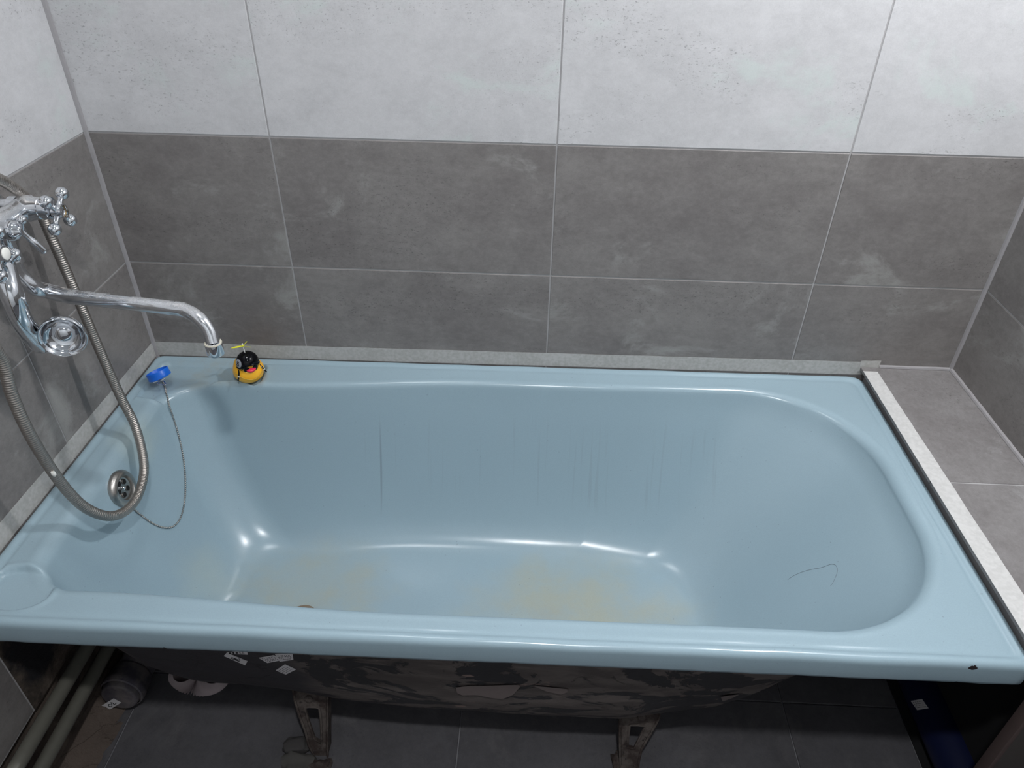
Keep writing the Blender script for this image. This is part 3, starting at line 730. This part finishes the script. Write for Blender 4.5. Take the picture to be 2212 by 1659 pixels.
# handset
hs = thing('hand_shower', (0.14, -0.50, 0.30), 'chrome handheld shower head hanging head-down from the tap', 'shower head')
hp = [at(0, 545, 0, 0.085), at(12, 590, 0, 0.108), at(26, 640, 0, 0.120), at(46, 688, 0, 0.114), at(70, 722, 0, 0.100), at(96, 738, 0, 0.088)]
P = resample(spline(hp, 10), 0.004)
hc = at(137, 724, 0, 0.158); hn = (Vector((0.36, -0.88, 0.02))).normalized()
P2 = resample(spline(hp+[hc-hn*0.022], 10), 0.004)
obj('handle', tube(P2, lambda i, t: (0.0175+0.003*sstep(0.4, 0.85, t)-0.005*sstep(0.85, 1, t), 0.0175+0.005*sstep(0.45, 0.85, t)-0.006*sstep(0.85, 1, t)), 24), CHROME2, hs)
obj('head', lathe([(0.0001, -0.0218), (0.0134, -0.0210), (0.0252, -0.0168), (0.0336, -0.0076), (0.0370, 0.0017), (0.0370, 0.0084), (0.0357, 0.0101), (0.0340, 0.0092), (0.0311, 0.0025), (0.0260, -0.0050), (0.0210, -0.0076), (0.0172, -0.0084)], hc, hn, 48, cap=False), CHROME2, hs)
obj('spray_dome', lathe([(0.0181, -0.0092), (0.0172, -0.0042), (0.0147, 0.0000), (0.0101, 0.0029), (0.0042, 0.0042), (0.0001, 0.0044)], hc, hn, 40, cap=False), CHROME2, hs)
obj('cradle_hook', tube(spline([Vector((0.06, -0.46, 0.54)), Vector((0.09, -0.48, 0.555)), Vector((0.115, -0.505, 0.56)), Vector((0.12, -0.53, 0.55))], 8), 0.006, 14), CHROME, tap)
# hose
hpx = [(0.075, -0.48, 0.60), (0.065, -0.44, 0.617), at(0, 388, 0, 0.06), at(60, 430, 0, 0.052), at(88, 462, 0, 0.038), at(110, 510, 0, 0.045), at(145, 590, 0, 0.055), at(190, 697, 0, 0.07), at(228, 785, 0, 0.08), at(262, 860, 0, 0.09), at(290, 915, 0, 0.105), at(306, 970, 0, 0.122), at(311, 1020, 0, 0.135), at(298, 1070, 0, 0.15), at(272, 1103, 0, 0.155), at(235, 1115, 0, 0.15), at(190, 1100, 0, 0.135), at(150, 1065, 0, 0.125), at(105, 1005, 0, 0.12), at(60, 930, 0, 0.12), at(25, 850, 0, 0.12), at(0, 770, 0, 0.125), (0.13, -0.63, 0.47), (0.13, -0.60, 0.55), (0.128, -0.555, 0.565), (0.125, -0.53, 0.53)]
P = resample(spline([Vector(p) for p in hpx], 14), 0.00105)
hose = tag(obj('shower_hose', tube(P, lambda i, t: 0.0086+(0.0, 0.0009, 0.0011, 0.0009)[i % 4], 16, cap=True), HOSE, angle=180), 'ribbed grey metal shower hose looping down into the bath', 'hose')
# small white fleck stuck on the hose
q = at(116, 1023, 0, 0.128); obj('paint_fleck', lump(q, (0.003, 0.003, 0.006), 3, 0.3, 2), WHITEP, hose)

# ------------------------------------------------------------------ rubber duck
db = on_tub(533, 812, 0.0)[0]; fz = db.z
db = Vector((0.268, -0.080, fz))
hit = BV.ray_cast(Vector((db.x, db.y, 0.3)), Vector((0, 0, -1)))[0]; db = hit
duck = thing('rubber_duck', db, 'small yellow rubber duck with black helmet, sunglasses and propeller on the bath rim', 'rubber duck')
fw = Vector((0.58, -0.81, 0)).normalized(); rt = Vector((fw.y, -fw.x, 0)); 
def dk(f, s, h): return db+fw*f+rt*(-s)+Vector((0, 0, h))       # forward, to the duck's left, up
RB = Matrix((fw, Vector((-fw.y, fw.x, 0)), Vector((0, 0, 1)))).transposed()
V, F = sphere((0, 0, 0), 1, 32, 20)
V2 = []
for v in V:
    x, y, z = v
    zz = z*0.030+0.0285; xx = x*0.0365; yy = y*0.0365*(1-0.08*x)
    if z < -0.55: zz = 0.0285-0.030*(0.55+(-z-0.55)*0.9)
    tail = max(0, -x-0.35)/0.65; zz += 0.020*tail**1.6; xx -= 0.004*tail
    V2.append(db+RB@Vector((xx, yy, zz+0.0)))
mz = min(v.z for v in V2); V2 = [v-Vector((0, 0, mz-db.z)) for v in V2]
obj('body', (V2, F), YELLOW, duck)
HC = dk(0.008, 0.0, 0.058)
obj('head', sphere(HC-Vector((0, 0, 0.003)), 0.0225, 24, 16), YELLOW, duck)
# helmet: cap of a sphere, brim, ear flaps
def cap(c, r, zmin, seg=40, rings=16, thick=0.0015, front=0.0):
    V, F = [], []
    for i in range(rings+1):
        for k in range(seg):
            a = 2*math.pi*k/seg; lim = math.acos(zmin+front*max(0, math.cos(a))**2)
            t = lim*i/rings; d = RB@Vector((math.sin(t)*math.cos(a), math.sin(t)*math.sin(a), math.cos(t))); V.append(c+d*r)
    for i in range(rings):
        for k in range(seg):
            k2 = (k+1) % seg; F.append((i*seg+k, (i+1)*seg+k, (i+1)*seg+k2, i*seg+k2))
    n = len(V); V += [c+(v-c)*((r-thick)/r) for v in V]; F += [tuple(n+q for q in reversed(f)) for f in F]
    for k in range(seg):
        k2 = (k+1) % seg; a = rings*seg; F.append((a+k, n+a+k, n+a+k2, a+k2))
    return V, F
hel = obj('helmet', cap(HC, 0.0268, -0.62, front=0.78), BLACK, duck)
P = []
for k in range(21):
    a = math.radians(-95+190*k/20); z = 0.16-0.42*abs(math.sin(a))**2.5; r = 0.0275
    P.append(HC+RB@Vector((math.cos(a)*r*math.sqrt(1-z*z), math.sin(a)*r*math.sqrt(1-z*z), z*r)))
obj('helmet_brim', tube(P, 0.0011, 8), BLACK, hel)
# round grey decal with the figure 8 on the helmet's side
dv = Vector((-0.52, -0.78, 0.30)).normalized(); 
def on_h(x, y, r):
    ex = Vector((0, 0, 1)).cross(dv).normalized(); ey = dv.cross(ex); d = dv+ex*x+ey*y; return HC+d.normalized()*r
V = [on_h(0, 0, 0.0271)]+[on_h(0.42*math.cos(a), 0.42*math.sin(a), 0.0272) for a in [2*math.pi*k/28 for k in range(28)]]
V += [on_h(0.22*math.cos(a), 0.22*math.sin(a), 0.0272) for a in [2*math.pi*k/28 for k in range(28)]]
F = [(0, 29+k, 29+(k+1) % 28) for k in range(28)]+[(29+k, 1+k, 1+(k+1) % 28, 29+(k+1) % 28) for k in range(28)]
dec = obj('round_decal', (V, F), GREYD, hel)
rg = lambda cx_, cy_, r: tube([on_h(cx_+r*math.cos(a), cy_+r*math.sin(a), 0.02735) for a in [2*math.pi*k/18 for k in range(19)]], 0.0007, 5)
obj('figure_eight', join(rg(0, 0.10, 0.095), rg(0, -0.12, 0.12)), BLACK, dec)
# beak, sunglasses
bk = HC+fw*0.0225-Vector((0, 0, 0.0085))
obj('beak', join(sphere(bk, 0.0105, 20, 12, (1.0, 1.1, 0.42), RB), sphere(bk-Vector((0, 0, 0.003))-fw*0.001, 0.0095, 20, 12, (0.95, 1.05, 0.42), RB)), PINK, duck)
sg = obj('sunglasses', tube([HC+RB@Vector((0.0235, 0.0035, -0.004)), HC+RB@Vector((0.025, 0, -0.003)), HC+RB@Vector((0.0235, -0.0035, -0.004))], 0.0008, 8), GOLD, duck)
for s in (1, -1):
    c = HC+RB@Vector((0.0225, 0.0098*s, -0.0065)); d = RB@Vector((0.92, 0.34*s, 0.05))
    obj('lens', lathe([(0.0001, 0.0016), (0.005, 0.0014), (0.0074, 0.0004), (0.0078, -0.0006), (0.0001, -0.001)], c, d, 24, cap=False), BLACK, sg)
    x2, y2, _ = basis(d); obj('frame', tube([c+(x2*math.cos(a)+y2*math.sin(a))*0.0079 for a in [2*math.pi*k/24 for k in range(25)]], 0.0006, 6), GOLD, sg)
    obj('temple', tube([c+RB@Vector((-0.001, 0.0076*s, 0.001)), HC+RB@Vector((0.006, 0.0265*s, -0.006))], 0.0007, 6), GOLD, sg)
# chin straps with buckles
for s in (1, -1):
    a = HC+RB@Vector((0.006, 0.0245*s, -0.012)); b = HC+RB@Vector((0.016, 0.0300*s, -0.022)); c = HC+RB@Vector((0.020, 0.0345*s, -0.031))
    st = obj('chin_strap', tube([a, b, c], lambda i, t: (0.0021-0.0004*t, 0.0011), 8), BLACK, duck)
    obj('buckle', tube([b, b.lerp(c, 0.22)], 0.0024, 10), WHITEP, st)
# gold neck chain
P = []
for k in range(25):
    a = math.radians(-78+156*k/24); P.append(dk(0.0355*math.cos(a)*1.04+0.001, 0.0345*math.sin(a), 0.040-0.016*math.cos(a)**2))
obj('neck_chain', join(*[sphere(p, 0.0011, 8, 6) for p in resample(spline(P, 3), 0.0024)], tube(P, 0.0004, 5)), GOLD, duck)
# propeller
pt = HC+Vector((-0.001, 0, 0.026)); ph = pt+Vector((-0.002, 0.001, 0.019)); PA = Vector((-0.10, 0.20, 0.97)).normalized(); pq = Vector((0, 0, 1)).rotation_difference(PA)
ro = obj('propeller_rod', tube([pt, ph], 0.0010, 8), WHITEP, duck)
pr = obj('propeller_hub', join(lathe([(0.0022, -0.002), (0.0026, 0), (0.0022, 0.002)], ph, PA, 14), ), LEMON, duck)
obj('hub_cap', sphere(ph+Vector((0, 0, 0.0045)), 0.0022, 12, 8), WHITEP, pr)
for k in range(3):
    a = math.radians(211+120*k); d = pq@Vector((math.cos(a), math.sin(a), 0.02)); s_ = (pq@Vector((-math.sin(a), math.cos(a), 0))*0.8-PA*0.6); V, F = [], []
    for j in range(11):
        t = j/10; wdt = 0.0032*math.sin(math.pi*min(1, t*0.85+0.12))**0.7; r = 0.002+0.026*t; tw = Vector((0, 0, 0.0009))
        for q in (-1, 0, 1): V.append(ph+d*r+s_*wdt*q+tw*q)
        for q in (1, 0, -1): V.append(ph+d*r+s_*wdt*q+tw*q-Vector((0, 0, 0.0006)))
    for j in range(10):
        for q in range(6): F.append((j*6+q, j*6+(q+1) % 6, (j+1)*6+(q+1) % 6, (j+1)*6+q))
    F.append(tuple(range(6))); F.append(tuple(reversed(range(60, 66)))); obj('blade', (V, F), LEMON, pr)

# ------------------------------------------------------------------ under the bath
p1 = [at(34, 1659, 0, 0.030), at(112, 1527, 0, 0.030), at(190, 1395, 0, 0.030)]
def pipe(a, b, label):
    d = (b-a); d.normalize(); A = a-d*0.9; B = b+d*0.42
    A.y = max(A.y, YF+0.01); B.y = min(B.y, -0.01)
    return tag(obj('heating_pipe', tube(resample([A, B], 0.05), 0.0145, 24), PPR), label, 'pipe')
pipe(p1[0], p1[2], 'pale heating pipe nearest the left wall, running beneath the bath')
pipe(at(89, 1659, 0, 0.034), at(233, 1400, 0, 0.034), 'second pale heating pipe, to the right of the one nearest the wall')
# sewer stub with cap
sc = at(256, 1508, 2, -ZF+0.062); sd = Vector((0.02, 0.985, -0.06)).normalized()
sew = thing('sewer_pipe', (sc.x, sc.y, -ZF), 'dark grey capped sewer pipe stub with a small handwritten sticker', 'pipe')
obj('pipe_run', lathe([(0.040, 0.02), (0.040, 0.10), (0.0435, 0.105), (0.0435, 0.115), (0.040, 0.12), (0.040, 0.50)], sc, sd, 40), GPIPE, sew)
obj('socket', lathe([(0.0440, 0.012), (0.0470, 0.014), (0.0485, 0.02), (0.0485, 0.030), (0.0460, 0.034), (0.0460, 0.060), (0.0425, 0.066)], sc, sd, 40, cap=False), GPIPE, sew)
obj('end_cap', lathe([(0.0001, 0.0), (0.036, 0.0), (0.0385, 0.001), (0.0405, 0.004), (0.0415, 0.014), (0.044, 0.016)], sc, sd, 40, cap=False), GPIPE, sew)
def on_cap(u, v, off=0.0): q = atp(u, v, sc, sd); return q-sd*off
st = quad_label([(216, 1526), (246, 1508), (262, 1517), (231, 1536)], 'small white handwritten sticker on the capped sewer pipe', 9, surf=on_cap, sub=3, name='sticker',
    marks=[(0.48, 0.30, 0.38, 0.55, 0.0009), (0.38, 0.55, 0.46, 0.80, 0.0009), (0.46, 0.80, 0.58, 0.60, 0.0009), (0.58, 0.60, 0.48, 0.30, 0.0009), (0.60, 0.55, 0.66, 0.25, 0.0009), (0.66, 0.25, 0.72, 0.45, 0.0009), (0.72, 0.45, 0.66, 0.75, 0.0009), (0.66, 0.75, 0.85, 0.70, 0.0009)])
if st:
    # the sticker is stuck flat to the cap: a part of the pipe
    TOP.remove(st); st.parent = sew; st.location = ORG[st.name]-ORG[sew.name]; del st['category']
# corrugated trap hose
tc = at(432, 1452, 1, -0.60); V, F = [], []; na, nb = 44, 28
for i in range(na+1):
    a = math.pi+math.pi*i/na; rr = 0.037 if i % 2 else 0.026
    for k in range(nb):
        b = 2*math.pi*k/nb; R_ = 0.036+rr*math.cos(b)
        V.append(tc+Vector((R_*math.cos(a)*0.95, rr*math.sin(b), R_*math.sin(a)*0.78)))
for i in range(na):
    for k in range(nb):
        k2 = (k+1) % nb; F.append((i*nb+k, i*nb+k2, (i+1)*nb+k2, (i+1)*nb+k))
trap = tag(obj('drain_hose', (V, F), CREAM, smooth=False), 'pale corrugated drain hose bent in a U under the bath', 'hose')
up_ = V[0]
# blue canister in the gap at the right
ca = at(1963, 1515, 2, -ZF+0.055)
can = thing('blue_pipe', (1.885, -0.62, -ZF), 'dark blue plastic pipe with a white printed label in the right-hand gap', 'pipe')
obj('pipe_run', lathe([(0.046, 0), (0.048, 0.01), (0.048, 0.60), (0.046, 0.61)], (1.893, -1.0, -ZF+0.048), (0, 1, 0), 40), NAVY, can)
def on_can(u, v, off=0.0):
    d = ray(u, v).normalized(); o = CAMP-Vector((1.893, 0, -ZF+0.048)); A = d.x**2+d.z**2; B = 2*(o.x*d.x+o.z*d.z); C_ = o.x**2+o.z**2-(0.048+off)**2
    disc = B*B-4*A*C_
    if disc < 0: return None
    return CAMP+d*((-B-math.sqrt(disc))/(2*A))
st = quad_label([(1967, 1514), (1992, 1510), (2006, 1530), (1981, 1534)], 'white label with print on the dark blue pipe', 12, surf=on_can, sub=3, name='printed_label')
if st:
    TOP.remove(st); st.parent = can; st.location = ORG[st.name]-ORG[can.name]; del st['category']
# mortar lumps by the feet
lp = at(646, 1648, 2, -ZF+0.010); tag(obj('mortar_lump', lump(lp, (0.034, 0.022, 0.012), 2.2, 0.22), plain('grey_mortar', (70, 68, 66), 0.9)), 'flat grey mortar lump left of the left iron foot, nearest the viewer', 'lump')
lp = at(640, 1612, 2, -ZF+0.012); tag(obj('mortar_lump', lump(lp, (0.030, 0.018, 0.013), 5.1, 0.16), plain('grey_mortar_dark', (58, 56, 56), 0.9)), 'rough mortar piece behind the flat lump beside the left iron foot', 'lump')
lp = at(692, 1656, 2, -ZF+0.008); tag(obj('rubble_piece', lump(lp, (0.022, 0.016, 0.010), 8.1, 0.35), RUST), 'rusty rubble heap under the left iron foot', 'rubble')
lp = at(1340, 1655, 2, -ZF+0.008); tag(obj('rubble_piece', lump(lp, (0.016, 0.030, 0.010), 6.7, 0.35), RUST), 'dark rubble beside the base of the right iron foot', 'rubble')

# ------------------------------------------------------------------ ceiling lamps (above the frame; the third is added fill)
for i, (p, e, sz, c) in enumerate(LAMPS):
    x, y, z = p
    t = thing('ceiling_spotlight', (x, y, CEIL), 'round recessed ceiling spotlight ' + ('above the tiled ledge end of the bath', 'in the middle of the room', 'added as soft fill above the tap end of the bath')[i], 'lamp', 'ceiling spotlights')
    obj('bezel', lathe([(sz/2+0.004, 0.0), (sz/2+0.004, -0.008), (sz/2+0.018, -0.006), (sz/2+0.020, 0.0)], (x, y, CEIL), (0, 0, 1), 32, cap=False), WHITEP, t)

for o in TOP: o.location.z += ZF
